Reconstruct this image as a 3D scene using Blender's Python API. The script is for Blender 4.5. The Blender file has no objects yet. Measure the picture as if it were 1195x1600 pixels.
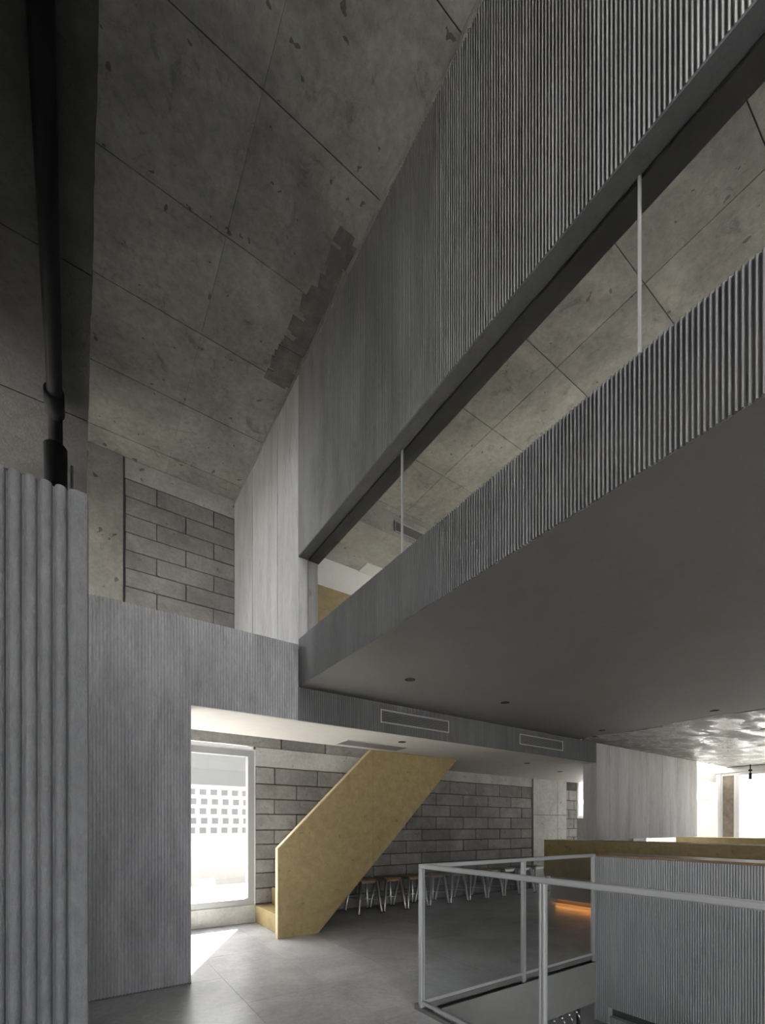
import bpy, bmesh, math, random
from mathutils import Vector, Matrix
random.seed(7)
S = bpy.context.scene
COL = S.collection

# ------------------------------------------------------------------ camera
# building axes: X runs along the fluted wall (to the right and away), Y runs away to the left, Z up.
cd = bpy.data.cameras.new('camera')
cd.sensor_fit = 'VERTICAL'; cd.sensor_height = 36.0
cd.lens = 701.0 / 1600.0 * 36.0
cd.shift_y = 491.0 / 1600.0
cd.clip_start = 0.02
cam = bpy.data.objects.new('camera', cd); COL.objects.link(cam)
cam.location = (0, 0, 1.4)
cam.rotation_euler = (math.radians(90), 0, -math.atan2(701.0, 1029.5))
S.camera = cam

# ------------------------------------------------------------------ world, sun, exposure
W = bpy.data.worlds.new('world'); S.world = W; W.use_nodes = True
bg = W.node_tree.nodes['Background']
bg.inputs[0].default_value = (0.98, 0.985, 1.0, 1)
bg.inputs[1].default_value = 7.0
sl = bpy.data.lights.new('sun', 'SUN'); sl.energy = 75.0; sl.angle = math.radians(0.6); sl.color = (1, .95, .87)
so = bpy.data.objects.new('sun', sl); COL.objects.link(so)
so.rotation_euler = Vector((-.493, -.87, -.93)).to_track_quat('-Z', 'Y').to_euler()

def portal(loc, sx, sy, rot):
    l = bpy.data.lights.new('daylight_portal', 'AREA'); l.shape = 'RECTANGLE'; l.size = sx; l.size_y = sy
    l.cycles.is_portal = True
    o = bpy.data.objects.new('daylight_portal', l); COL.objects.link(o); o.location = loc; o.rotation_euler = rot
R90 = math.pi / 2
S.view_settings.view_transform = 'Standard'; S.view_settings.look = 'None'
S.view_settings.gamma = 1.0; S.view_settings.use_curve_mapping = False
S.view_settings.exposure = 0.95
S.cycles.max_bounces = 10; S.cycles.diffuse_bounces = 6; S.cycles.transparent_max_bounces = 16
S.cycles.sample_clamp_indirect = 4.0; S.cycles.caustics_reflective = False; S.cycles.caustics_refractive = False

# ------------------------------------------------------------------ materials
def NT(name):
    m = bpy.data.materials.new(name); m.use_nodes = True
    nt = m.node_tree; b = nt.nodes['Principled BSDF']
    return m, nt, b
def N(nt, t, **kw):
    n = nt.nodes.new(t)
    for k, v in kw.items():
        if isinstance(k, str) and hasattr(n, k): setattr(n, k, v)
    return n
def noise(nt, vec, scale, detail=5, rough=.6, dist=0):
    n = nt.nodes.new('ShaderNodeTexNoise'); n.inputs['Scale'].default_value = scale
    n.inputs['Detail'].default_value = detail; n.inputs['Roughness'].default_value = rough
    n.inputs['Distortion'].default_value = dist
    nt.links.new(vec, n.inputs['Vector']); return n.outputs[0]
def ramp(nt, fac, stops):
    r = nt.nodes.new('ShaderNodeValToRGB'); e = r.color_ramp.elements
    while len(e) < len(stops): e.new(.5)
    for i, (p, c) in enumerate(stops):
        e[i].position = p; e[i].color = (c, c, c, 1) if not isinstance(c, tuple) else (*c, 1)
    nt.links.new(fac, r.inputs[0]); return r.outputs[0]
def mixc(nt, mode, fac, a, b):
    n = nt.nodes.new('ShaderNodeMix'); n.data_type = 'RGBA'; n.blend_type = mode
    for v, i in ((fac, 0), (a, 6), (b, 7)):
        if isinstance(v, (int, float)): n.inputs[i].default_value = v
        elif isinstance(v, tuple): n.inputs[i].default_value = (*v, 1)
        else: nt.links.new(v, n.inputs[i])
    return n.outputs[2]
def position(nt, sc=(1, 1, 1)):
    g = nt.nodes.new('ShaderNodeNewGeometry'); m = nt.nodes.new('ShaderNodeMapping')
    m.inputs['Scale'].default_value = sc; nt.links.new(g.outputs['Position'], m.inputs['Vector'])
    return m.outputs[0]
def vary(nt, amt):
    o = nt.nodes.new('ShaderNodeObjectInfo')
    return ramp(nt, o.outputs['Random'], [(0, 1 - amt), (1, 1.0)])
def concrete(name, col, mott=.25, scale=1.2, pits=.0, rough=.75, bump=.25, sc=(1, 1, 1), rnd=0, stain=0.0, spec=.4, rvar=0):
    m, nt, b = NT(name); p = position(nt, sc)
    c = mixc(nt, 'MULTIPLY', 1.0, col, ramp(nt, noise(nt, p, scale, 8, .66, .4), [(.36, 1 - mott), (.64, 1.0)]))
    c = mixc(nt, 'MULTIPLY', 1.0, c, ramp(nt, noise(nt, p, scale * 14, 5, .75), [(.34, 1 - mott * .6), (.62, 1.0)]))
    h = noise(nt, p, scale * 30, 6, .7)
    if stain > 0:
        s = ramp(nt, noise(nt, p, scale * 4.5, 9, .75, .8), [(.56, 1.0), (.68, 1 - stain)])
        c = mixc(nt, 'MULTIPLY', 1.0, c, s)
    if pits > 0:
        nz = nt.nodes.new('ShaderNodeTexNoise'); nz.inputs['Scale'].default_value = 9; nz.inputs['Detail'].default_value = 4; nt.links.new(p, nz.inputs['Vector'])
        va = nt.nodes.new('ShaderNodeVectorMath'); va.operation = 'MULTIPLY_ADD'; nt.links.new(nz.outputs['Color'], va.inputs[0]); va.inputs[1].default_value = (.22, .22, .22); nt.links.new(p, va.inputs[2])
        v = nt.nodes.new('ShaderNodeTexVoronoi'); v.inputs['Scale'].default_value = 5.5; nt.links.new(va.outputs[0], v.inputs['Vector'])
        n2 = noise(nt, p, 3.7, 3)
        ad = nt.nodes.new('ShaderNodeMath'); ad.operation = 'MULTIPLY_ADD'; nt.links.new(n2, ad.inputs[0]); ad.inputs[1].default_value = -.19; nt.links.new(v.outputs['Distance'], ad.inputs[2])
        pr = ramp(nt, ad.outputs[0], [(0, 1 - pits), (.02, 1.0)])
        c = mixc(nt, 'MULTIPLY', 1.0, c, pr)
    if rnd: c = mixc(nt, 'MULTIPLY', 1.0, c, vary(nt, rnd))
    nt.links.new(c, b.inputs['Base Color']); b.inputs['Roughness'].default_value = rough
    b.inputs['Specular IOR Level'].default_value = spec
    if rvar: nt.links.new(ramp(nt, noise(nt, p, scale*1.3, 5, .6, .6), [(.42, max(.05, rough-rvar)), (.58, rough+rvar)]), b.inputs['Roughness'])
    bp = nt.nodes.new('ShaderNodeBump'); bp.inputs['Strength'].default_value = bump; bp.inputs['Distance'].default_value = .01
    nt.links.new(h, bp.inputs['Height']); nt.links.new(bp.outputs[0], b.inputs['Normal'])
    return m
def plain(name, col, rough=.5, metal=0, spec=.5, var=0, vscale=20):
    m, nt, b = NT(name); b.inputs['Roughness'].default_value = rough; b.inputs['Metallic'].default_value = metal
    b.inputs['Specular IOR Level'].default_value = spec
    if var:
        c = mixc(nt, 'MULTIPLY', 1.0, col, ramp(nt, noise(nt, position(nt), vscale, 5), [(.3, 1 - var), (.7, 1.0)]))
        nt.links.new(c, b.inputs['Base Color'])
    else: b.inputs['Base Color'].default_value = (*col, 1)
    return m
def glass_mat(name, tint=(.93, .96, .95), boost=1.0):
    m, nt, b = NT(name); nt.nodes.remove(b); out = nt.nodes['Material Output']
    t = nt.nodes.new('ShaderNodeBsdfTransparent'); t.inputs[0].default_value = (*tint, 1)
    g = nt.nodes.new('ShaderNodeBsdfGlossy'); g.inputs['Roughness'].default_value = 0.0
    gn = nt.nodes.new('ShaderNodeNewGeometry'); dp = nt.nodes.new('ShaderNodeVectorMath'); dp.operation = 'DOT_PRODUCT'
    nt.links.new(gn.outputs['Incoming'], dp.inputs[0]); nt.links.new(gn.outputs['Normal'], dp.inputs[1])
    def mth(op, a, b_=None, c_=None):
        q = nt.nodes.new('ShaderNodeMath'); q.operation = op
        for i, v in enumerate((a, b_, c_)):
            if v is None: continue
            if isinstance(v, (int, float)): q.inputs[i].default_value = v
            else: nt.links.new(v, q.inputs[i])
        return q.outputs[0]
    schlick = mth('MULTIPLY_ADD', mth('POWER', mth('SUBTRACT', 1.0, mth('ABSOLUTE', dp.outputs['Value'])), 5.0), .95, .042)
    class mu: outputs = [mth('MULTIPLY', schlick, boost)]
    x = nt.nodes.new('ShaderNodeMixShader'); nt.links.new(mu.outputs[0], x.inputs[0]); nt.links.new(t.outputs[0], x.inputs[1]); nt.links.new(g.outputs[0], x.inputs[2])
    nt.links.new(x.outputs[0], out.inputs[0]); return m
M = {}
M['ceil'] = concrete('ceiling_concrete', (.40, .392, .358), .45, 1.1, .6, .8, .35, rnd=.14, stain=.45)
M['ceil_joint'] = plain('joint_dark', (.09, .09, .085), .9)
M['beam'] = concrete('beam_concrete_shaded', (.048, .048, .046), .5, 1.6, .4, .85, .5, stain=.3)  # same concrete as overhead; the left soffit's shade is put into this colour
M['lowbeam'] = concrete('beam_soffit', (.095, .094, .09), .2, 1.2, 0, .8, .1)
M['patch'] = concrete('dark_mortar_patch', (.19, .183, .165), .5, 6, 0, .9, .4)
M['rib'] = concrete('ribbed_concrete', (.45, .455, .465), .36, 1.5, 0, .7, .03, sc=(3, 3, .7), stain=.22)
M['ribdark'] = concrete('ribbed_dark_tone', (.135, .137, .141), .25, 1.5, 0, .6, .02, sc=(3, 3, .6), stain=.2)
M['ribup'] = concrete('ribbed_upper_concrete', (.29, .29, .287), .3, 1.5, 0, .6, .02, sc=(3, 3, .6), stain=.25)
M['panel'] = concrete('ribbed_rough_plaster', (.175, .18, .188), .26, 2.5, 0, .8, .8, sc=(2, 2, 1), stain=.12)
M['board'] = concrete('board_concrete', (.58, .58, .574), .30, 1.4, .35, .65, .25, sc=(2.5, 2.5, .35), rnd=.10, stain=.2)
M['block'] = concrete('block', (.31, .30, .287), .35, 2.2, .3, .9, .5, rnd=.26, stain=.3)
M['mortar'] = concrete('mortar', (.10, .097, .092), .4, 4, 0, .95, .6)
M['column'] = concrete('column_concrete', (.42, .415, .39), .3, 1.6, .5, .6, .25, stain=.3)
M['oldcolumn'] = concrete('aged_column_concrete', (.27, .263, .237), .35, 1.4, .6, .8, .3, stain=.3)
M['pier'] = concrete('brown_blockwork', (.27, .22, .17), .4, 6, 0, .9, .4)
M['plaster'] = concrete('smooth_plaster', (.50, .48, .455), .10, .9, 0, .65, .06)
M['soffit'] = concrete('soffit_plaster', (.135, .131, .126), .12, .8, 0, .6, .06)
M['gloss'] = concrete('glossy_concrete', (.19, .19, .184), .3, 1.3, .3, .42, .22, sc=(1, 2.2, 1), stain=.4, spec=.5, rvar=.22)
M['floor'] = concrete('floor_tile', (.49, .495, .505), .36, 1.6, 0, .28, .04, sc=(1, 1, 1), rnd=.08, stain=.12)
M['slabedge'] = concrete('slab_edge_plaster', (.24, .239, .235), .15, 1.2, 0, .6, .05)
M['grout'] = plain('grout', (.52, .52, .52), .9)
M['tan'] = concrete('pressed_fibre_board', (.345, .266, .130), .26, 9, .3, .55, .12, stain=.12)
M['tanedge'] = plain('fibre_board_edge', (.60, .47, .30), .5, var=.15)
M['wood'] = plain('oak', (.24, .155, .09), .4, var=.3, vscale=14)
M['white'] = plain('white_paint', (.66, .66, .65), .5, var=.05)
M['frame'] = plain('grey_frame', (.26, .265, .27), .45)
M['rail'] = plain('grey_painted_steel', (.36, .365, .37), .38, .1)
M['steel'] = plain('galvanised_steel', (.55, .56, .57), .32, .95, var=.1)
M['black'] = plain('black_metal', (.004, .004, .0045), .75, .0, .12)
M['blackhole'] = plain('black_recess', (.01, .01, .01), .9)
M['vent'] = plain('vent_frame', (.42, .42, .42), .5)
M['ventslat'] = plain('vent_slat', (.25, .25, .25), .5)
M['chrome'] = plain('chrome', (.8, .8, .8), .12, 1)
M['ribmetal'] = concrete('ribbed_metal_sheet', (.43, .435, .44), .15, 1.5, 0, .42, .05, sc=(3, 3, .6), spec=.6)
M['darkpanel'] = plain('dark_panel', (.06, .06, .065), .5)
M['glass'] = glass_mat('clear_glass', (.955, .955, .95))
M['railglass'] = glass_mat('railing_glass', (.955, .965, .965), 1.15)
M['pave'] = concrete('pavement', (.62, .61, .59), .15, 2, 0, .8, .1, rnd=.1)
M['asphalt'] = concrete('grey_yard', (.22, .22, .21), .15, 2, 0, .9, .1)
M['courtyard'] = concrete('courtyard_render_dimmed', (.30, .30, .295), .08, 1, 0, .8, .1)  # white wall darkened in colour to hold back the outdoor brightness
M['white_wall'] = concrete('white_render', (.80, .80, .79), .08, 1, 0, .8, .1)
M['pink'] = concrete('pink_render_dimmed', (.15, .12, .105), .12, 1, 0, .8, .1)  # pale pink darkened in colour against the strong light outside
M['grey_wall'] = concrete('grey_render_dimmed', (.085, .086, .087), .1, 1, 0, .8, .1)  # pale grey walls darkened in colour in place of dimmer daylight
m, nt, b = NT('warm_led'); b.inputs['Base Color'].default_value = (0, 0, 0, 1)
b.inputs['Emission Color'].default_value = (1, .36, .09, 1); b.inputs['Emission Strength'].default_value = 13.0; M['led'] = m

# ------------------------------------------------------------------ mesh helpers
def link(name, me, mat, parent=None, loc=(0, 0, 0)):
    o = bpy.data.objects.new(name, me); COL.objects.link(o); o.location = loc
    if mat and not me.materials: me.materials.append(M[mat] if isinstance(mat, str) else mat)
    if parent: o.parent = parent
    return o
def mesh(name, vs, fs, smooth=False):
    me = bpy.data.meshes.new(name); me.from_pydata(vs, [], fs); me.update()
    bm = bmesh.new(); bm.from_mesh(me); bmesh.ops.recalc_face_normals(bm, faces=bm.faces); bm.to_mesh(me); bm.free()
    if smooth: me.shade_smooth()
    return me
def box_me(name, sx, sy, sz, bev=0.0):
    """box from the origin corner"""
    bm = bmesh.new(); bmesh.ops.create_cube(bm, size=1.0)
    bmesh.ops.scale(bm, vec=(sx, sy, sz), verts=bm.verts); bmesh.ops.translate(bm, vec=(sx/2, sy/2, sz/2), verts=bm.verts)
    if bev: bmesh.ops.bevel(bm, geom=list(bm.edges), offset=bev, segments=1, affect='EDGES')
    me = bpy.data.meshes.new(name); bm.to_mesh(me); bm.free(); return me
_cache = {}
def box(name, x0, x1, y0, y1, z0, z1, mat, parent=None, bev=0.0):
    k = (round(x1-x0, 4), round(y1-y0, 4), round(z1-z0, 4), mat, bev)
    if k not in _cache: _cache[k] = box_me(name, x1-x0, y1-y0, z1-z0, bev)
    return link(name, _cache[k], mat, parent, (x0, y0, z0))
def prism(name, pts, axis, a, bb, mat, parent=None):
    """polygon in the plane across `axis`, from a to bb. axis 'y': pts=(x,z); 'x': pts=(y,z); 'z': pts=(x,y)"""
    f = {'y': lambda p, t: (p[0], t, p[1]), 'x': lambda p, t: (t, p[0], p[1]), 'z': lambda p, t: (p[0], p[1], t)}[axis]
    n = len(pts); vs = [f(p, a) for p in pts] + [f(p, bb) for p in pts]
    fs = [tuple(range(n)), tuple(range(n, 2*n))] + [(i, (i+1) % n, n + (i+1) % n, n + i) for i in range(n)]
    return link(name, mesh(name, vs, fs), mat, parent)
def tube_me(name, path, r, seg=12, cap=True):
    vs, fs = [], []; path = [Vector(p) for p in path]; n = len(path)
    up = None
    for i, p in enumerate(path):
        d = ((path[min(i+1, n-1)] - p).normalized() + (p - path[max(i-1, 0)]).normalized()).normalized()
        if up is None: up = d.orthogonal().normalized()
        up = (up - d * up.dot(d)).normalized(); s = d.cross(up)
        rr = r[i] if isinstance(r, (list, tuple)) else r
        for k in range(seg):
            t = 2*math.pi*k/seg; vs.append(p + (up*math.cos(t) + s*math.sin(t))*rr)
    for i in range(n-1):
        for k in range(seg): fs.append((i*seg+k, i*seg+(k+1) % seg, (i+1)*seg+(k+1) % seg, (i+1)*seg+k))
    if cap: fs += [tuple(range(seg)), tuple(range((n-1)*seg, n*seg))]
    me = mesh(name, [tuple(v) for v in vs], fs, True); return me
def tube(name, path, r, mat, parent=None, seg=12): return link(name, tube_me(name, path, r, seg), mat, parent)
def cyl(name, c, r, z0, z1, mat, parent=None, seg=24):
    me = bpy.data.meshes.new(name); bm = bmesh.new()
    bmesh.ops.create_cone(bm, cap_ends=True, segments=seg, radius1=r, radius2=r, depth=z1-z0)
    bmesh.ops.translate(bm, vec=(0, 0, (z1-z0)/2), verts=bm.verts); bm.to_mesh(me); bm.free()
    return link(name, me, mat, parent, (c[0], c[1], z0))
def ribbed(name, axis, plane, a0, a1, z0, z1, pitch, depth, thick, mat, parent, seg=7, groove=.2, jit=0.0, fade=0.0):
    """reeded wall: axis 'x' runs along X, faces -Y at Y=plane; axis 'y' runs along Y, faces -X at X=plane"""
    prof = []
    n = max(1, int(round((a1 - a0) / pitch))); p = (a1 - a0) / n; rnd = random.Random(int(plane*100 + a0*10))
    for i in range(n):
        s = a0 + i*p; w = p*(1-groove); d = depth*(1 - jit*rnd.random()); fl_ = min(1.0, max(.04, (a1 - s)/fade)) if fade else 1.0
        for k in range(seg+1):
            t = k/seg; x = 2*t-1
            prof.append((s + p*groove/2 + w*t, plane + depth*fl_ - d*fl_*math.sqrt(max(0, 1-x*x))))
    prof = [(a0, plane+depth)] + prof + [(a1, plane+(depth if not fade else .0005))]
    m = len(prof); back = plane + thick; vs = []
    for z in (z0, z1):
        for (a, q) in prof: vs.append((a, q, z) if axis == 'x' else (q, a, z))
    for z in (z0, z1):
        for (a, q) in prof: vs.append((a, back, z) if axis == 'x' else (back, a, z))
    fs = []
    for i in range(m-1):
        fs.append((i, i+1, m+i+1, m+i)); fs.append((2*m+i, 2*m+i+1, i+1, i)); fs.append((m+i, m+i+1, 3*m+i+1, 3*m+i))
    fs += [(2*m, 3*m-1, 4*m-1, 3*m), (0, m, 3*m, 2*m), (m-1, 2*m-1, 4*m-1, 3*m-1)]
    return link(name, mesh(name, vs, fs), mat, parent)
def top(name, label, cat, kind=None, group=None, loc=(0, 0, 0)):
    o = bpy.data.objects.new(name, None); COL.objects.link(o); o.location = loc; o.empty_display_size = .1
    tag(o, label, cat, kind, group); return o
def tag(o, label, cat, kind=None, group=None):
    o['label'] = label; o['category'] = cat
    if kind: o['kind'] = kind
    if group: o['group'] = group
    return o
ST = 'structure'

# ------------------------------------------------------------------ main dimensions
WV = 4.25      # fluted wall plane
BU = 1.86      # balcony face plane
BT = 2.075     # back of balcony parapet and upper wall
CZ = 6.04      # high ceiling
SZ = 2.82      # underside of the balcony slab
HZ = 2.48      # underside of the bulkhead
BV = 6.48      # block wall face
VU0, VU1, VV1 = 2.17, 4.53, 2.66   # stair void
UW = 13.0      # window wall on the right
RV = -5.4      # facade behind the camera
LU = -3.0
UX = 7.6      # end of the upper room
LX = -1.1      # window wall of the upper landing

# ------------------------------------------------------------------ floor (tiles with joints)
fl = top('floor', 'large grey stone-look floor tiles with thin pale joints', 'floor', ST)
def slab(name, parts, z0, z1, mat, parent):
    for (x0, x1, y0, y1) in parts: box(name, x0, x1, y0, y1, z0, z1, mat, parent)
slab('slab', [(LU, VU0, RV, VV1), (LU, UW, VV1, BV+.2), (VU1+.03, UW, RV, VV1)], -.45, -.0025, 'grout', fl)
ux = [0.385 + .723*k for k in range(-5, 18)]
def clip(a0, a1, c0, c1): return max(a0, c0), min(a1, c1)
for i in range(len(ux)-1):
    off = 0.0 if i % 2 == 1 else .72
    for j in range(-7, 3):
        y0 = 4.26 + off + 1.44*j; y1 = y0 + 1.44
        for (rx0, rx1, ry0, ry1) in ((LU, VU0, RV, VV1), (LU, UW, VV1, BV), (VU1+.37, UW, RV, VV1)):
            xa, xb = clip(ux[i], ux[i+1], rx0, rx1); ya, yb = clip(y0, y1, ry0, ry1)
            if xb-xa > .03 and yb-ya > .03: box('tile', xa+.002, xb-.002, ya+.002, yb-.002, -.02, 0, 'floor', fl)

# ------------------------------------------------------------------ high ceiling, cast in panels
ce = top('ceiling', 'high bare concrete ceiling with formwork panel joints', 'ceiling', ST)
UR = -.75      # unseen upper facade, set close behind the viewer for its window light
for q in ((LX, UX+.2, UR-.2, BV+.2), (LU, LX, UR-.2, WV+.2), (BU, UX+.2, RV-.2, UR-.2)):
    box('slab', *q, CZ+.012, CZ+.25, 'ceil_joint', ce)
box('porch_roof', LU, BU, RV-.2, UR-.2, 2.8, 3.0, 'plaster', ce)
vy = [RV] + [1.91 + .85*k for k in range(-11, 6)] + [BV]
for i in range(len(vy)-1):
    for (x0, x1) in ((LX, .97), (.97, BU+.1), (BU+.1, 4.014), (4.014, 6.2), (6.2, UX)):
        if vy[i+1] < UR+.1 and x0 < BU: continue
        w = .0035; h = random.uniform(-.003, .003)
        if x1 == .97 or x0 == .97: w2 = .0012
        else: w2 = w
        box('ceiling_panel', x0+w2, x1-w2, vy[i]+w, vy[i+1]-w, CZ+h*.5, CZ+.02, 'ceil', ce)

rp = random.Random(11)
for k in range(26):
    y = 3.05 + 1.4*k/26 + rp.uniform(-.03, .03); w = rp.uniform(.05, .16); x1 = BU - rp.uniform(.0, .05); x0 = max(1.58, x1 - rp.uniform(.10, .24) * (1.0 if k > 3 else .8))
    pts = [(x0, y), (x1, y + rp.uniform(-.02, .02)), (x1 + rp.uniform(-.01, .01), y+w), (x0 + rp.uniform(-.02, .04), y+w + rp.uniform(-.02, .02))]
    prism('mortar_patch', pts, 'z', CZ-.0025-.0002*k, CZ+.004, 'patch', ce)

# ------------------------------------------------------------------ fluted wall with the wide opening
wf = top('wall_middle', 'grey reeded concrete wall with a wide opening to the stair', 'wall', ST)
P_ = .0247
ribbed('ribbed_panel', 'x', WV, -2.95, .84, 0.012, 3.25, P_, .012, .2, 'rib', wf, groove=.22, jit=.25)
ribbed('ribbed_header', 'x', WV, .84, BU, HZ, 3.25, P_, .012, .2, 'rib', wf, groove=.22, jit=.25)
ribbed('ribbed_bulkhead', 'x', WV, BU, 7.29, HZ, SZ, P_, .012, .2, 'ribdark', wf, groove=.22, jit=.25)  # continues the header wall; shade under the slab put into a darker material
box('base_strip', -2.95, .84, WV+.004, WV+.2, 0, .014, 'ribdark', wf)

# lowered plaster soffit behind the header, with the stair opening at its back
cs = top('ceiling', 'pale plaster soffit behind the header beside the stair', 'ceiling', ST)
box('plaster', .2, 5.13, WV+.03, 5.31, HZ-.002, 3.2, 'plaster', cs)
box('plaster', 5.13, 7.29, WV+.03, BV+.02, HZ-.002, SZ, 'plaster', cs); box('plaster', 7.29, UW, 4.505, BV+.02, HZ-.002, SZ, 'plaster', cs)
box('upper_floor', LU, .2, WV+.2, BV+.2, 3.0, 3.2, 'plaster', cs)
box('upper_floor', .2, BU, 5.31, BV+.2, 3.0, 3.2, 'plaster', cs)

# ------------------------------------------------------------------ balcony: parapet band, slab, glazing, upper wall
bw = top('wall_balcony', 'dark reeded parapet band of the upper balcony', 'wall', ST)
Q = .0188
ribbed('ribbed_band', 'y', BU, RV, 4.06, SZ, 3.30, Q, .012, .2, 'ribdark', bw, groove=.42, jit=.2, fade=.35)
box('plain_end', BU+.003, BT, 4.06, WV+.001, SZ, 3.30, 'ribdark', bw)
box('coping', BU+.012, BT+.01, RV, WV, 3.295, 3.305, 'column', bw)
wu = top('wall_upper', 'tall reeded concrete wall hanging above the balcony window', 'wall', ST)
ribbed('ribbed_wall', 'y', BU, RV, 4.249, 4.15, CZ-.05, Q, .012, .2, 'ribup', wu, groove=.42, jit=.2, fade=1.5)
box('lower_face', BU+.004, 1.955, RV, WV, 4.138, 4.152, 'ribdark', wu)
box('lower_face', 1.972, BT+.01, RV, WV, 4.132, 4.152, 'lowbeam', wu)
box('top_strip', BU-.006, BT, RV, BV, CZ-.055, CZ-.006, 'ceil', wu)
box('core', BU+.014, BT-.01, WV+.01, BV, 4.17, CZ-.06, 'ceil_joint', wu); box('core', BU+.014, BT-.01, WV+.11, BV, 3.2, 4.17, 'ceil_joint', wu)
wb = [4.252, 4.815, 5.318, 5.678, BV]
for i in range(4):
    z0 = 3.2
    h = (.001, .006, .002, .005)[i]
    box('formwork_board', BU-h, BT, wb[i]+(.003 if i else 0), wb[i+1]-.003, z0, CZ-.05, 'board', wu)
box('end_jamb', BU+.01, 1.952, WV, WV+.1, 3.3, 4.15, 'board', wu)
box('end_jamb', 1.968, BT, WV-.004, WV+.1, 3.3, 4.15, 'board', wu)

gw = top('window_1', 'frameless glass strip between parapet and upper wall', 'window', ST)
gj = [RV, -.72, .954, 2.625, WV]
for i in range(4): box('pane', 1.955, 1.967, gj[i]+.004, gj[i+1]-.004, 3.30, 4.15, 'glass', gw)
for y in gj[1:4]: box('joint_seal', 1.953, 1.969, y-.004, y+.004, 3.30, 4.15, 'vent', gw)

sf = top('ceiling', 'smooth dark grey plaster soffit under the balcony', 'ceiling', ST)
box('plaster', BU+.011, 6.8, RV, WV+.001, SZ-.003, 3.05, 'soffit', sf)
sg = top('ceiling', 'glossy rough concrete soffit towards the bar windows', 'ceiling', ST)
vs = []; n = 40
edge = [(6.8 + .10*math.sin(k*1.1) + .05*math.sin(k*2.7+1), RV + (WV-RV)*k/n) for k in range(n+1)]
prism('concrete', edge + [(UW, WV), (UW, RV)], 'z', SZ-.006, 3.05, 'gloss', sg)

# upper room seen through the glass strip
ur = top('wall_upper_room', 'white upper room wall above a brown board dado', 'wall', ST)
box('white_wall', BT, UX, BV-.012, BV+.05, 5.24, 5.70, 'white_wall', ur)
box('brown_dado', BT, UX, BV-.02, BV+.05, 3.05, 5.24, 'tan', ur)
ub = top('ceiling', 'plastered duct bulkhead of the upper room', 'ceiling', ST)
box('bulkhead', BT, UX, 5.40, BV, 5.70, CZ+.005, 'column', ub)

# ------------------------------------------------------------------ block wall at the back
bk = top('wall_back', 'concrete block wall with thick recessed mortar joints', 'wall', ST)
MV = BV + .012
def mort(x0, x1, z0, z1): box('mortar', x0, x1, MV, BV+.2, z0, z1, 'mortar', bk)
DU0, DU1, DZ0, DZ1 = -1.3, 2.14, .26, 2.50      # glazed door opening
mort(LU, DU0, 0, 3.0); mort(DU1, 8.51, 0, 3.0); mort(9.77, 10.25, 0, SZ); mort(LX, UX, 3.0, CZ)
mort(10.25, 12.2, 0, 1.6); mort(12.2, UW, 0, SZ); mort(10.25, 12.2, 2.6, SZ); mort(8.51, 9.77, 0, SZ)
def course(x0, x1, z0, z1, start, L, g=.016):
    """one course of blocks clipped to x0..x1; a joint falls at `start`"""
    k = math.floor((x0 - start)/L); x = start + k*L
    while x < x1 - .02:
        a, bq = clip(x, x+L, x0, x1)
        a += random.uniform(-.004, .004) if a > x0+.02 else 0
        if bq - a > .05:
            d = random.choice((0, .003, .006))
            box('block', a+g/2, bq-g/2, BV-d-.004, BV+.03, z0+g/2, z1-g/2, 'block', bk, .004)
        x += L
zr = [.03, .26, .487, .71, .912, 1.134, 1.343, 1.58, 1.802, 2.025, 2.276]
for i in range(10):
    course(3.6 if False else DU1+.02, 8.50, zr[i], zr[i+1], 7.063 if i % 2 == 0 else 7.42, .71)
    if i > 0: course(9.78, 10.245, zr[i], zr[i+1], 9.9 if i % 2 else 10.1, .71)
box('lintel', DU1+.02, 8.50, BV-.004, BV+.05, 2.282, 2.56, 'column', bk, .004)
for (a, bq) in ((DU1-2.3, 2.56), (2.57, 3.3), (3.31, 5.2)): box('upper_course', a, bq-.01, BV-.002, BV+.05, 2.565, 2.99, 'block', bk, .004)
# blocks above, seen over the fluted wall
zu = [3.3, 3.52, 3.745, 3.97, 4.195, 4.42, 4.65, 4.88, 5.105, 5.33, 5.555, 5.775]
for i in range(11):
    course(.495, BU-.002, zu[i], zu[i+1], .86 if i % 2 == 0 else 1.21, .71, .014)
box('mortar_band', .495, BU-.004, BV-.002, BV+.03, 5.785, CZ, 'column', bk, .003)
box('concrete_column', LX+.02, .478, BV-.02, BV+.03, 3.2, CZ, 'oldcolumn', bk, .004)
for (a, bq) in ((8.515, 9.405), (9.415, 9.765)):
    for (z0, z1) in ((0, 1.655), (1.662, 2.56)): box('concrete_column', a, bq, BV-.03, BV+.03, z0, z1, 'column', bk, .003)

# ------------------------------------------------------------------ hanging board-formed block by the bar
hb = top('wall_hanging', 'pale board-marked concrete block hanging above the bar', 'wall', ST)
bu = [7.295, 7.692, 8.356, 9.001, 9.645, 10.287, 10.921, 11.24]
for i in range(7): box('formwork_board', bu[i]+.004, bu[i+1]-.004, WV-(.001*(i % 3)), 4.5, 1.172, SZ-.002, 'board', hb)
box('core', 7.30, 11.235, WV+.004, 4.499, 1.176, SZ-.002, 'ceil_joint', hb)

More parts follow.
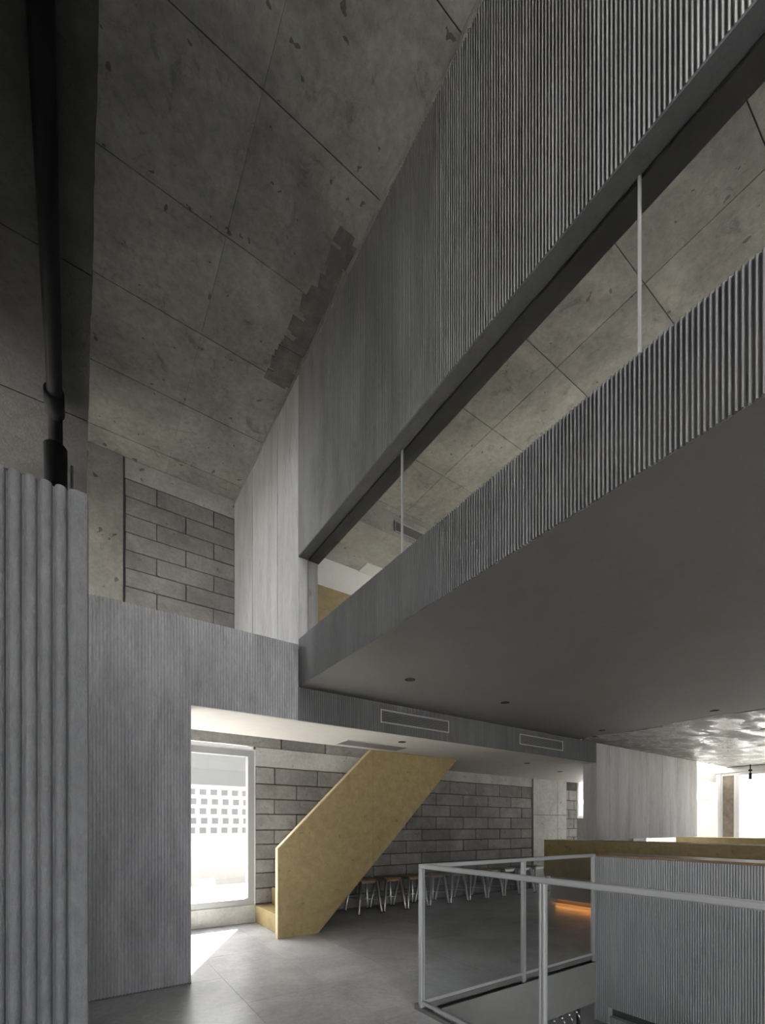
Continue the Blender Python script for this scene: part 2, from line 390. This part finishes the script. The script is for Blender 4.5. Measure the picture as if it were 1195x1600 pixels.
# ------------------------------------------------------------------ outer walls and daylight openings
def wall_holes(parent, axis, plane, thick, a0, a1, z0, z1, holes, mat):
    """wall panel split round rectangular holes (a0,a1,z0,z1)"""
    cs_ = sorted({a0, a1, *[q for h in holes for q in h[:2]]}); zs = sorted({z0, z1, *[q for h in holes for q in h[2:]]})
    for i in range(len(cs_)-1):
        for j in range(len(zs)-1):
            c, z = (cs_[i]+cs_[i+1])/2, (zs[j]+zs[j+1])/2
            if any(h[0] < c < h[1] and h[2] < z < h[3] for h in holes): continue
            if axis == 'x': box('wall_piece', cs_[i], cs_[i+1], plane, plane+thick, zs[j], zs[j+1], mat, parent)
            else: box('wall_piece', plane, plane+thick, cs_[i], cs_[i+1], zs[j], zs[j+1], mat, parent)
wl = top('wall_left', 'plain concrete side wall with one high window', 'wall', ST)
HL = [(-5.0, -2.0, .3, 2.6)]
wall_holes(wl, 'y', LU-.2, .2, RV, BV+.2, -3, 3.2, HL, 'column')
wall_holes(wl, 'y', LU-.2, .2, UR-.2, WV+.2, 3.2, CZ+.2, [], 'column')
HD = [(4.48, 6.3, 3.25, 4.86)]
wall_holes(wl, 'y', LX-.1, .1, WV+.2, BV+.2, 3.2, CZ+.2, HD, 'column')
box('wall_piece', LU, LX, WV+.1, WV+.2, 3.2, CZ+.2, 'column', wl)
wr = top('wall_rear', 'facade wall with tall glazing facing the hall', 'wall', ST)
HR = [(-2.6, 1.0, .1, 2.72), (2.4, 4.6, -2.85, -.6), (5.2, 8.6, -2.85, -.7)]
wall_holes(wr, 'x', RV-.2, .2, LU-.2, UW+.2, -3, 3.0, HR, 'column'); box('wall_piece', BU, UX+.2, RV-.2, RV, 3.0, CZ+.2, 'column', wr)
HV = [(.55, 1.82, 3.5, 5.95)]
wall_holes(wr, 'x', UR-.2, .2, LU-.2, BU, 2.8, CZ+.2, HV, 'column')
wq = top('wall_right', 'window wall with white header behind the bar', 'wall', ST)
HG = [(4.40, 6.2, .9, 2.68), (.2, 4.10, .9, 2.68)]
wall_holes(wq, 'y', UW, .2, RV, BV+.2, -3, 3.05, HG, 'white_wall')
HU = [(1.2, 5.3, 3.3, 5.9)]
wall_holes(wq, 'y', UX, .2, RV, BV+.2, 3.05, CZ+.2, HU, 'white_wall')
box('block_pier', UW-.012, UW, 4.15, 4.37, .9, 2.62, 'pier', wq)
def window(n, axis, plane, a0, a1, z0, z1, label, mull=(), fw=.06, mat='frame'):
    w = top('window_%d' % n, label, 'window', ST)
    def bx(nm, a, b_, z, zz, d0, d1, mt):
        if axis == 'x': box(nm, a, b_, plane+d0, plane+d1, z, zz, mt, w)
        else: box(nm, plane+d0, plane+d1, a, b_, z, zz, mt, w)
    bx('frame', a0, a0+fw, z0, z1, -.03, .08, mat); bx('frame', a1-fw, a1, z0, z1, -.03, .08, mat)
    bx('frame', a0+fw, a1-fw, z1-fw, z1, -.03, .08, mat); bx('frame', a0+fw, a1-fw, z0, z0+fw, -.03, .08, mat)
    cuts = [a0+fw] + list(mull) + [a1-fw]
    for q in mull: bx('mullion', q-fw/2, q+fw/2, z0+fw, z1-fw, -.02, .07, mat)
    for i in range(len(cuts)-1):
        bx('pane', cuts[i]+(fw/2 if i else 0), cuts[i+1]-(fw/2 if i < len(cuts)-2 else 0), z0+fw, z1-fw, .02, .03, 'glass')
    return w
window(2, 'x', BV+.02, DU0, DU1, DZ0, DZ1, 'tall fixed glass door-window to the white courtyard', (.42,), fw=.09)
window(3, 'y', UW, 4.40, 6.2, .9, 2.68, 'window beside the block pier behind the bar', (), .07, 'white')
window(4, 'y', UW, .2, 4.10, .9, 2.68, 'wide window at the right edge behind the bar', (2.0,), .07, 'white')
window(5, 'x', BV+.02, 10.25, 12.2, 1.6, 2.6, 'small bright window at the end of the block wall', (), .06, 'white')
window(6, 'y', LX-.08, 4.48, 6.3, 3.25, 4.86, 'high side window lighting the board-marked wall', (), .05)
window(7, 'x', RV-.1, -2.6, 1.0, .1, 2.72, 'tall facade glazing behind the viewer', (-.8,), .06)
window(8, 'x', RV-.1, 2.4, 4.6, -2.85, -.6, 'lower level glazing at the end of the void', (3.5,), .06)
window(9, 'x', RV-.1, 5.2, 8.6, -2.85, -.7, 'lower level facade glazing', (6.9,), .06)
window(11, 'y', UX, 1.2, 5.3, 3.3, 5.9, 'upper room window wall', (2.6, 4.0), .07, 'white')
window(14, 'x', UR-.1, .55, 1.82, 3.5, 5.95, 'unseen upper window added behind the viewer to light the ribbed wall', (), .06)
window(13, 'y', LU-.1, -5.0, -2.0, .3, 2.6, 'side window left of the viewer', (-3.2,), .07)
# daylight portals on those openings (they only guide sky sampling)
def pX(x, y0, y1, z0, z1, s): portal((x, (y0+y1)/2, (z0+z1)/2), z1-z0, y1-y0, (0, s*R90, 0))
def pY(y, x0, x1, z0, z1, s): portal(((x0+x1)/2, y, (z0+z1)/2), x1-x0, z1-z0, (-s*R90, 0, 0))
pY(BV+.25, DU0, DU1, DZ0, DZ1, 1); pY(BV+.25, 10.25, 12.2, 1.6, 2.6, 1)
for h in HR: pY(RV-.25, *h, -1)
for h in HG: pX(UW+.25, *h, 1)
for h in HL: pX(LU-.25, *h, -1)
for h in HV: pY(UR-.25, *h, -1)
for h in HD: pX(LX-.15, *h, -1)
for h in HU: pX(UX+.25, *h, 1)

# sill under the door window
tr = top('trim_1', 'worn pale concrete sill kerb under the courtyard window', 'sill', ST)
box('kerb', DU0, DU1+.02, BV-.03, BV+.2, 0, DZ0, 'column', tr, .006)
box('reveal_bead', DU1, DU1+.02, BV-.006, BV+.02, DZ0, DZ1+.02, 'white', tr); box('reveal_bead', DU0, DU1, BV-.006, BV+.02, DZ1, DZ1+.02, 'white', tr)
th = top('trim_2', 'white painted beam over the bar windows', 'beam', ST)
box('beam', UW-.05, UW, RV, BV, 2.69, SZ-.006, 'white', th); box('shadow_gap', UW-.055, UW-.045, RV, BV, SZ-.014, SZ-.004, 'black', th)

# ------------------------------------------------------------------ low beam on the left, shade put into its colour
lb = top('ceiling', 'low rough concrete soffit toned for shade at upper left with ragged edge', 'ceiling', ST)
e0 = []
rr = random.Random(3); y = -.72
while y < 5.7:
    e0.append((.080 + rr.uniform(-.004, .003) + (rr.random() < .08)*.006, y)); y += rr.uniform(.03, .09)
e0.append((.08, 5.7))
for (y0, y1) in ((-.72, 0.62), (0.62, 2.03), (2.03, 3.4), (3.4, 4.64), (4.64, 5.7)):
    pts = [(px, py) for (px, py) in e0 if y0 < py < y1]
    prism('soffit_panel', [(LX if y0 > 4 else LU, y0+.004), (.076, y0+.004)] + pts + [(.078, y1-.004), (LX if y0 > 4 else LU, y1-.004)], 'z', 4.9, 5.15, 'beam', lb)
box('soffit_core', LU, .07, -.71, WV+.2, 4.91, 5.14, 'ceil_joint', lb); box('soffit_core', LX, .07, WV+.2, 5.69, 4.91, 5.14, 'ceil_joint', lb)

pp = top('black_pipe', 'thick black pipe running along the shaded soffit and turning down', 'pipe', None, None, (-.13, 4.7, 3.2))
def rel(pts): return [(p[0]+.13, p[1]-4.7, p[2]-3.2) for p in pts]
tube('horizontal_run', rel([(-.10, -.7, 4.835), (-.125, 2.3, 4.83), (-.145, 4.3, 4.82), (-.15, 4.55, 4.80), (-.15, 4.68, 4.72), (-.15, 4.72, 4.6), (-.15, 4.72, 4.5)]), .052, 'black', pp, 16)
tube('coupling', rel([(-.150, 4.36, 4.815), (-.15, 4.56, 4.797)]), .068, 'black', pp, 16)
tube('drop_pipe', rel([(-.15, 4.72, 4.62), (-.15, 4.72, 3.2)]), .085, 'black', pp, 20)
tube('cable', rel([(-.035, 4.70, 4.5), (-.035, 4.70, 3.2)]), .012, 'steel', pp, 8)

# ------------------------------------------------------------------ near fluted partition on the left
fp = top('fluted_partition', 'near grey plaster partition with deep rough vertical flutes', 'partition', None, None, (-.6, 1.15, 0))
o = ribbed('fluted_face', 'x', 1.13, -1.25, -.015, 0, 2.10, .0247, .014, .10, 'panel', fp, seg=16, groove=.14, jit=.1); o.location = (.6, -1.15, 0)
o.data.shade_smooth() if False else None
o = prism('plain_edge', [(-.015, 1.1415), (-.0135, 1.136), (-.0095, 1.1315), (-.004, 1.1298), (.014, 1.131), (.0185, 1.1325), (.0205, 1.137), (.0205, 1.23), (-.015, 1.23)], 'z', 0, 2.10, 'panel', fp); o.location = (.6, -1.15, 0)

# ------------------------------------------------------------------ stair with solid board balustrade
st = top('staircase', 'tan pressed-board staircase with a solid slanted balustrade', 'staircase', None, None, (2.07, 5.34, 0))
def srel(o): o.location = Vector(o.location) - Vector((2.07, 5.34, 0)); return o
sl_ = (2.478-1.145)/(3.444-2.096)
def zt(u): return 1.145 + (u-2.096)*sl_
lo = 2.62
sb = (HZ - 0)/(5.10-lo)
su = 3.477
srel(prism('balustrade_board', [(2.066, 0), (lo, 0), (su-.002, (su-lo)*sb), (su-.002, HZ), (3.444, HZ), (2.096, 1.145), (2.066, 1.12)], 'y', 5.34, 5.40, 'tan', st))
srel(prism('balustrade_board', [(su+.002, (su-lo)*sb), (5.10, HZ), (su+.002, HZ)], 'y', 5.341, 5.40, 'tan', st))
srel(prism('edge_cap', [(2.058, 0), (2.066, 0), (2.066, 1.12), (2.096, 1.145), (3.444, HZ-.002), (3.43, HZ-.002), (2.085, 1.15), (2.058, 1.125)], 'y', 5.338, 5.41, 'tanedge', st))
rise, go = .247, .247
for k in range(12):
    u0 = 2.15 + go*k
    srel(box('step', u0, u0+go+.02, 5.40, BV-.03, rise*k if k == 0 else rise*(k+1)-.06, rise*(k+1), 'tan', st, .004))
    if k: srel(box('riser', u0+.004, u0+.02, 5.40, BV-.03, rise*k, rise*(k+1)-.06, 'tan', st))

# ------------------------------------------------------------------ stools in a row
def make_stool():
    t = top('stool', '', 'stool', None, 'steel stools along the block wall')
    h = .525; a, f = .15, .215
    box('seat', -.165, .165, -.165, .165, h, h+.024, 'wood', t, .006)
    box('seat_frame', -.155, .155, -.155, .155, h-.045, h-.001, 'steel', t, .004)
    lm = tube_me('leg', [(0, 0, 0), (.0, .0, .02), (-(f-a), -(f-a), h-.01)], [.016, .017, .030], 6)
    fm = tube_me('rubber_foot', [(0, 0, 0), (0, 0, .014)], .019, 8)
    for sx, sy, rz in ((1, 1, 0), (-1, 1, R90), (-1, -1, 2*R90), (1, -1, 3*R90)):
        o = link('leg', lm, 'steel', t, (sx*f, sy*f, 0)); o.rotation_euler = (0, 0, rz)
        link('rubber_foot', fm, 'black', o)
    z = .2; q = f - (f-a)*z/h
    tube('cross_brace', [(-q, -q, z), (q, q, z)], .007, 'steel', t, 6); tube('cross_brace', [(q, -q, z+.012), (-q, q, z+.012)], .007, 'steel', t, 6)
    return t
ords = ['half hidden behind the stair, leftmost of the row', 'second from the stair, left of the glass railing', 'third from the stair, at the railing corner post',
        'fourth from the stair, seen through the railing glass', 'fifth from the stair, seen through the railing glass', 'sixth from the stair, seen through the railing glass',
        'seventh from the stair, above the railing', 'eighth from the stair, above the railing', 'third from the bar end, behind a railing post', 'last of the row, beside the brown bar']
proto = make_stool(); kids = list(proto.children)
for i in range(10):
    if i == 0: s = proto
    else:
        s = proto.copy(); COL.objects.link(s)
        for c in kids:
            d = c.copy(); COL.objects.link(d); d.parent = s
            for g in c.children:
                e = g.copy(); COL.objects.link(e); e.parent = d
    s.location = (3.87 + .486*i, 6.235, 0)
    s['label'] = 'steel stool with wooden seat, ' + ords[i]

# ------------------------------------------------------------------ counters
c1 = top('counter', 'grey reeded counter wall with thin oak top beside the void', 'counter', None, None, (4.6, 0, 0))
def crel(o, x): o.location = Vector(o.location) - Vector((x, 0, 0)); return o
SL = (-2.2, 2.51, -.565, -.472)      # slot
crel(ribbed('ribbed_front', 'y', VU1, -4.2, 2.655, SL[3], 1.082, .02, .013, .30, 'ribmetal', c1, groove=.4), 4.6)
crel(ribbed('ribbed_front', 'y', VU1, -4.2, 2.655, -.64, SL[2], .02, .013, .30, 'ribmetal', c1, groove=.4), 4.6)
crel(ribbed('ribbed_front', 'y', VU1, SL[1], 2.655, SL[2], SL[3], .02, .013, .30, 'ribmetal', c1, groove=.4), 4.6)
crel(box('slot_recess', VU1+.07, VU1+.30, -4.2, SL[1], SL[2], SL[3], 'darkpanel', c1), 4.6)
crel(box('counter_top', VU1-.012, VU1+.40, -4.2, 2.665, 1.082, 1.104, 'wood', c1, .003), 4.6)
crel(box('corner_trim', VU1-.004, VU1+.02, 2.655, 2.668, -.64, 1.082, 'rail', c1), 4.6)
def bar(x0, depth, y0, y1, zt_, label, zlow=.50, led=False):
    c = top('bar_counter', label, 'counter', None, None, (x0, 0, 0))
    crel(box('front_board', x0, x0+.05, y0, y1, zlow, zt_-.004, 'tan', c), x0)
    crel(box('top_board', x0, x0+depth, y0, y1, zt_-.004, zt_+.004, 'tan', c), x0)
    crel(box('end_board', x0+.05, x0+depth, y1-.05, y1, zlow, zt_-.004, 'tan', c), x0)
    crel(box('plinth', x0+.10, x0+depth-.05, y0, y1-.06, .09, zlow, 'darkpanel' if not led else 'vent', c), x0)
    crel(box('plinth_foot', x0+.22, x0+depth-.10, y0, y1-.1, 0.0, .09, 'darkpanel', c), x0)
    return c
b2 = bar(7.05, .55, -2.0, 5.11, 1.152, 'long brown board bar counter glowing orange at its foot', .50, True)
b3 = bar(11.43, .6, -3.5, 4.75, 1.152, 'farther brown board counter under the right-hand windows')
ls = top('led_strip', 'warm orange light strip under the brown bar', 'light strip', None, None, (7.16, 0, .07))
o = box('strip', 7.225, 7.245, -1.9, 5.0, .081, .0895, 'led', ls); o.location = Vector(o.location) - Vector((7.16, 0, .07))

# ------------------------------------------------------------------ glass railing round the void
rg = top('glass_railing', 'grey metal railing with clear glass panes round the stair void', 'railing', None, None, (VU0, VV1, 0))
def rrel(o): o.location = Vector(o.location) - Vector((VU0, VV1, 0)); return o
RT = 1.112
rrel(box('top_rail', VU0-.018, 4.514, VV1-.022, VV1+.018, RT-.034, RT, 'rail', rg, .006))
rrel(box('top_rail', VU0-.018, VU0+.022, -3.6, VV1-.022, RT-.034, RT, 'rail', rg, .006))
rrel(box('bottom_rail', VU0-.012, 4.514, VV1-.016, VV1+.012, .05, .075, 'rail', rg)); rrel(box('bottom_rail', VU0-.012, VU0+.014, -3.6, VV1-.016, .05, .075, 'rail', rg))
posts = [(VU0, VV1), (3.363, VV1), (4.492, VV1)] + [(VU0, y) for y in (1.581, .5, -.58, -1.66, -2.74, -3.58)]
for (x, y) in posts:
    if y == VV1:
        dx = .012
        rrel(box('post', x-dx-.006, x-.001, y-.018, y+.014, -.02, RT-.034, 'rail', rg, .002)); rrel(box('post', x+.004, x+dx+.008, y-.018, y+.014, -.02, RT-.034, 'rail', rg, .002))
    else:
        rrel(box('post', x-.014, x+.018, y-.018, y-.003, -.02, RT-.034, 'rail', rg, .002)); rrel(box('post', x-.014, x+.018, y+.003, y+.018, -.02, RT-.034, 'rail', rg, .002))
for (a, bq) in ((VU0+.02, 3.345), (3.383, 4.474)): rrel(box('pane', a, bq, VV1-.004, VV1+.004, .07, RT-.03, 'railglass', rg))
ys = [VV1-.02, 1.6, 1.56, .52, .48, -.56, -.6, -1.64, -1.68, -2.72, -2.76, -3.56]
for i in range(0, 12, 2): rrel(box('pane', VU0-.002, VU0+.006, ys[i+1], ys[i], .07, RT-.03, 'railglass', rg))

# kerb and slab edge of the void
ve = top('trim_3', 'grey kerb and slab edge round the stair void', 'kerb', ST)
box('kerb', VU0-.03, VU1, VV1+.0, VV1+.05, -.45, .042, 'soffit', ve, .004)
box('kerb', VU0-.03, VU0+.02, RV, VV1, -.45, .022, 'soffit', ve, .004)
box('slab_edge', VU0+.02, VU1+.3, VV1-.012, VV1+.0, -.455, -.03, 'slabedge', ve)
box('slab_edge', VU0+.02, VU0+.03, RV, VV1-.012, -.455, -.03, 'slabedge', ve)
# lower level
ll = top('floor_lower', 'dim lower level below the stair void', 'floor', ST)
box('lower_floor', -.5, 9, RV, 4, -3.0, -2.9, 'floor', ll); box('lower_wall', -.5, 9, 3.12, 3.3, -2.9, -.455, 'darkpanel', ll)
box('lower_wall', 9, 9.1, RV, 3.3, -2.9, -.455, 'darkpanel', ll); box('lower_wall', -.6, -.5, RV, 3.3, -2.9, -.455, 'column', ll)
tp = top('tap_board', 'dark wall board carrying the beer taps below the slab edge', 'tap board', None, None, (4.5, 3.1, -1))
box('board', -.6, .36, -.02, .018, -.2, .52, 'darkpanel', tp, .004)
box('side_rail', .38, .42, -.03, .018, -.2, .52, 'black', tp)
tl = ['leftmost', 'second', 'third', 'rightmost']
for i in range(4):
    t = top('beer_tap', 'chrome beer tap with black handle, %s of four under the slab edge' % tl[i], 'tap', None, 'beer taps', (4.30 + .14*i, 3.08, -.72))
    tube('shank', [(0, 0, 0), (0, -.05, 0)], .018, 'chrome', t, 10)
    tube('faucet_body', [(0, -.05, 0), (.0, -.085, -.003), (0, -.10, -.01)], [.016, .020, .014], 'chrome', t, 10)
    tube('spout', [(0, -.095, -.005), (.005, -.115, -.04), (.008, -.125, -.085)], .0095, 'chrome', t, 8)
    tube('handle', [(0, -.075, .01), (0, -.072, .05), (0, -.068, .10)], [.008, .011, .013], 'black', t, 8)

# ------------------------------------------------------------------ recessed downlights, vents, hatches
dl = [((2.661, 3.435, SZ), 'nearest the balcony corner'), ((4.057, 3.461, SZ), 'between the two wall vents'), ((6.419, 3.658, SZ), 'beside the hanging concrete block'),
      ((6.458, 2.256, SZ), 'at the edge of the glossy ceiling'), ((8.238, 2.262, SZ-.004), 'within the glossy ceiling at the right edge'),
      ((3.435, 4.60, HZ-.002), 'in the pale soffit above the stair'), ((6.363, 4.95, HZ-.002), 'in the low soffit before the block wall'), ((7.877, 5.35, HZ-.002), 'in the low soffit beyond the bar end')]
ring = None
for (c, lab) in dl:
    t = top('downlight', 'small black recessed ceiling downlight ' + lab, 'downlight', None, 'recessed downlights', c)
    cyl('trim_ring', (0, 0), .050, -.004, .002, 'black', t); cyl('lamp_recess', (0, 0), .036, -.0055, -.003, 'blackhole', t)
def vent(u0, u1, z0, z1, plane, label, ns):
    t = top('air_vent', label, 'vent', None, 'slatted air vents', (u0, plane, z0))
    w, h = u1-u0, z1-z0; b_ = .010
    box('backing', 0, w, -.006, .0, 0, h, 'blackhole', t)
    for (a, c, d, e) in ((0, w, 0, b_), (0, w, h-b_, h), (0, b_, b_, h-b_), (w-b_, w, b_, h-b_)): box('frame', a, c, -.016, -.002, d, e, 'vent', t)
    for k in range(ns):
        z = b_ + (h-2*b_)*(k+.5)/ns; box('slat', b_, w-b_, -.013, -.006, z-.003, z+.003, 'ventslat', t)
vent(2.863, 3.909, 2.585, 2.738, WV+.002, 'long slatted vent in the bulkhead above the stair', 7)
vent(5.284, 6.324, 2.585, 2.738, WV+.002, 'slatted vent in the bulkhead left of the hanging block', 7)
vent(3.889, 4.75, 5.775, 5.935, 5.40, 'slatted vent of the upper room behind the glass strip', 7)
hz = top('access_hatch', 'square access hatch in the upper room ceiling', 'hatch', None, None, (3.93, 6.2, 5.70))
for (a, c, d, e) in ((-.02, .7, -.02, 0), (-.02, .7, .26, .28), (-.02, 0, 0, .26), (.68, .7, 0, .26)): box('frame', a, c, d, e, -.016, 0, 'white', hz)
box('hatch_panel', 0, .68, 0, .26, -.008, 0, 'white', hz)
hz = top('access_hatch', 'flat grey access panel in the pale soffit above the stair', 'hatch', None, None, (2.79, 4.86, HZ-.002))
box('hatch_panel', 0, .95, 0, .3, -.008, 0, 'soffit', hz); box('frame', -.012, 0, -.012, .312, -.010, 0, 'vent', hz); box('frame', 0, .962, -.012, 0, -.010, 0, 'vent', hz)
sp = top('ceiling_spotlight', 'small black spotlight hanging before the right window', 'spotlight', None, None, (12.7, 3.74, SZ-.004))
tube('stem', [(0, 0, 0), (0, 0, -.2)], .012, 'black', sp, 8); tube('joint', [(0, 0, -.12), (0, 0, -.16)], .035, 'black', sp, 10); tube('lamp_head', [(0, 0, -.20), (0, 0, -.34)], .028, 'black', sp, 12)

# ------------------------------------------------------------------ outside
gr = top('ground', 'pale paved courtyard outside the glass', 'ground', ST)
box('paving_base', -12, 40, BV+.2, 26, -.2, .19, 'grout', gr); box('paving_base', UW+.2, 60, -30, BV+.2, -.2, .05, 'asphalt', gr); box('paving_base', -40, UW+.2, -40, RV-.2, -3.2, -3.0, 'pave', gr); box('paving_base', -20, LU-.2, RV-.2, BV+.2, -.2, 0, 'pave', gr)
for i in range(-4, 12):
    for j in range(5): box('paver', .2+.6*i, .79+.6*i, BV+.22+.6*j, BV+.81+.6*j, .17, .2, 'pave', gr)
cw = top('courtyard_wall', 'white garden wall, darkened against daylight, with rows of square perforations', 'wall', None, None, (0, 9.5, .2))
OV = 9.5
box('lower_wall', -6, 9, 0, .06, 0, .98, 'courtyard', cw); box('plinth', -6, 9, -.03, 0, 0, .09, 'courtyard', cw)
# perforated field of hollow blocks
pit, hw, zp = .213, .14, .195
grid = []
nrow, ncol, u00, z00 = 5, 30, -1.45, .98
for r in range(nrow):
    zb = z00 + r*zp
    box('screen_rail', -6, 9, 0, .06, zb, zb+zp-.122, 'courtyard', cw)
    off = .025 if r % 2 else 0
    for c in range(ncol+1):
        u = u00 + c*pit + off
        box('screen_block', u, u+pit-hw, 0, .06, zb+zp-.122, zb+zp, 'courtyard', cw)
    box('screen_block', -6, u00+off-.1, 0, .06, zb+zp-.122, zb+zp, 'courtyard', cw); box('screen_block', u00+(ncol+1)*pit, 9, 0, .06, zb+zp-.122, zb+zp, 'courtyard', cw)
box('coping', -6, 9, -.01, .13, z00+nrow*zp, z00+nrow*zp+.08, 'courtyard', cw)
nb = top('neighbour_house', 'grey rendered house wall beyond the perforated garden wall', 'house', None, None, (0, 13, 0))
box('wall', -10, 14, 0, .3, 0, 4.2, 'grey_wall', nb)
box('eave', -10, 14, -.25, .4, 4.2, 4.35, 'white_wall', nb)
ph = top('neighbour_house', 'pale pink rendered house, darkened against daylight, beyond the bar window', 'house', None, None, (22, 8, 0))
box('wall', 0, 8, -.45, 6, 0, 7, 'pink', ph); box('string_course', -.06, 0, -.5, 6, 2.55, 2.8, 'white_wall', ph); box('corner_pier', -.12, 8, -1.1, -.45, 0, 7, 'white_wall', ph)
wh = top('neighbour_house', 'white house with grey upper storey outside the right window', 'house', None, None, (24, 0, 0))
box('wall', 0, 6, -8, 6.2, 0, 2.95, 'white_wall', wh); box('upper_storey', .6, 6, -8, 6.2, 2.95, 8, 'grey_wall', wh)
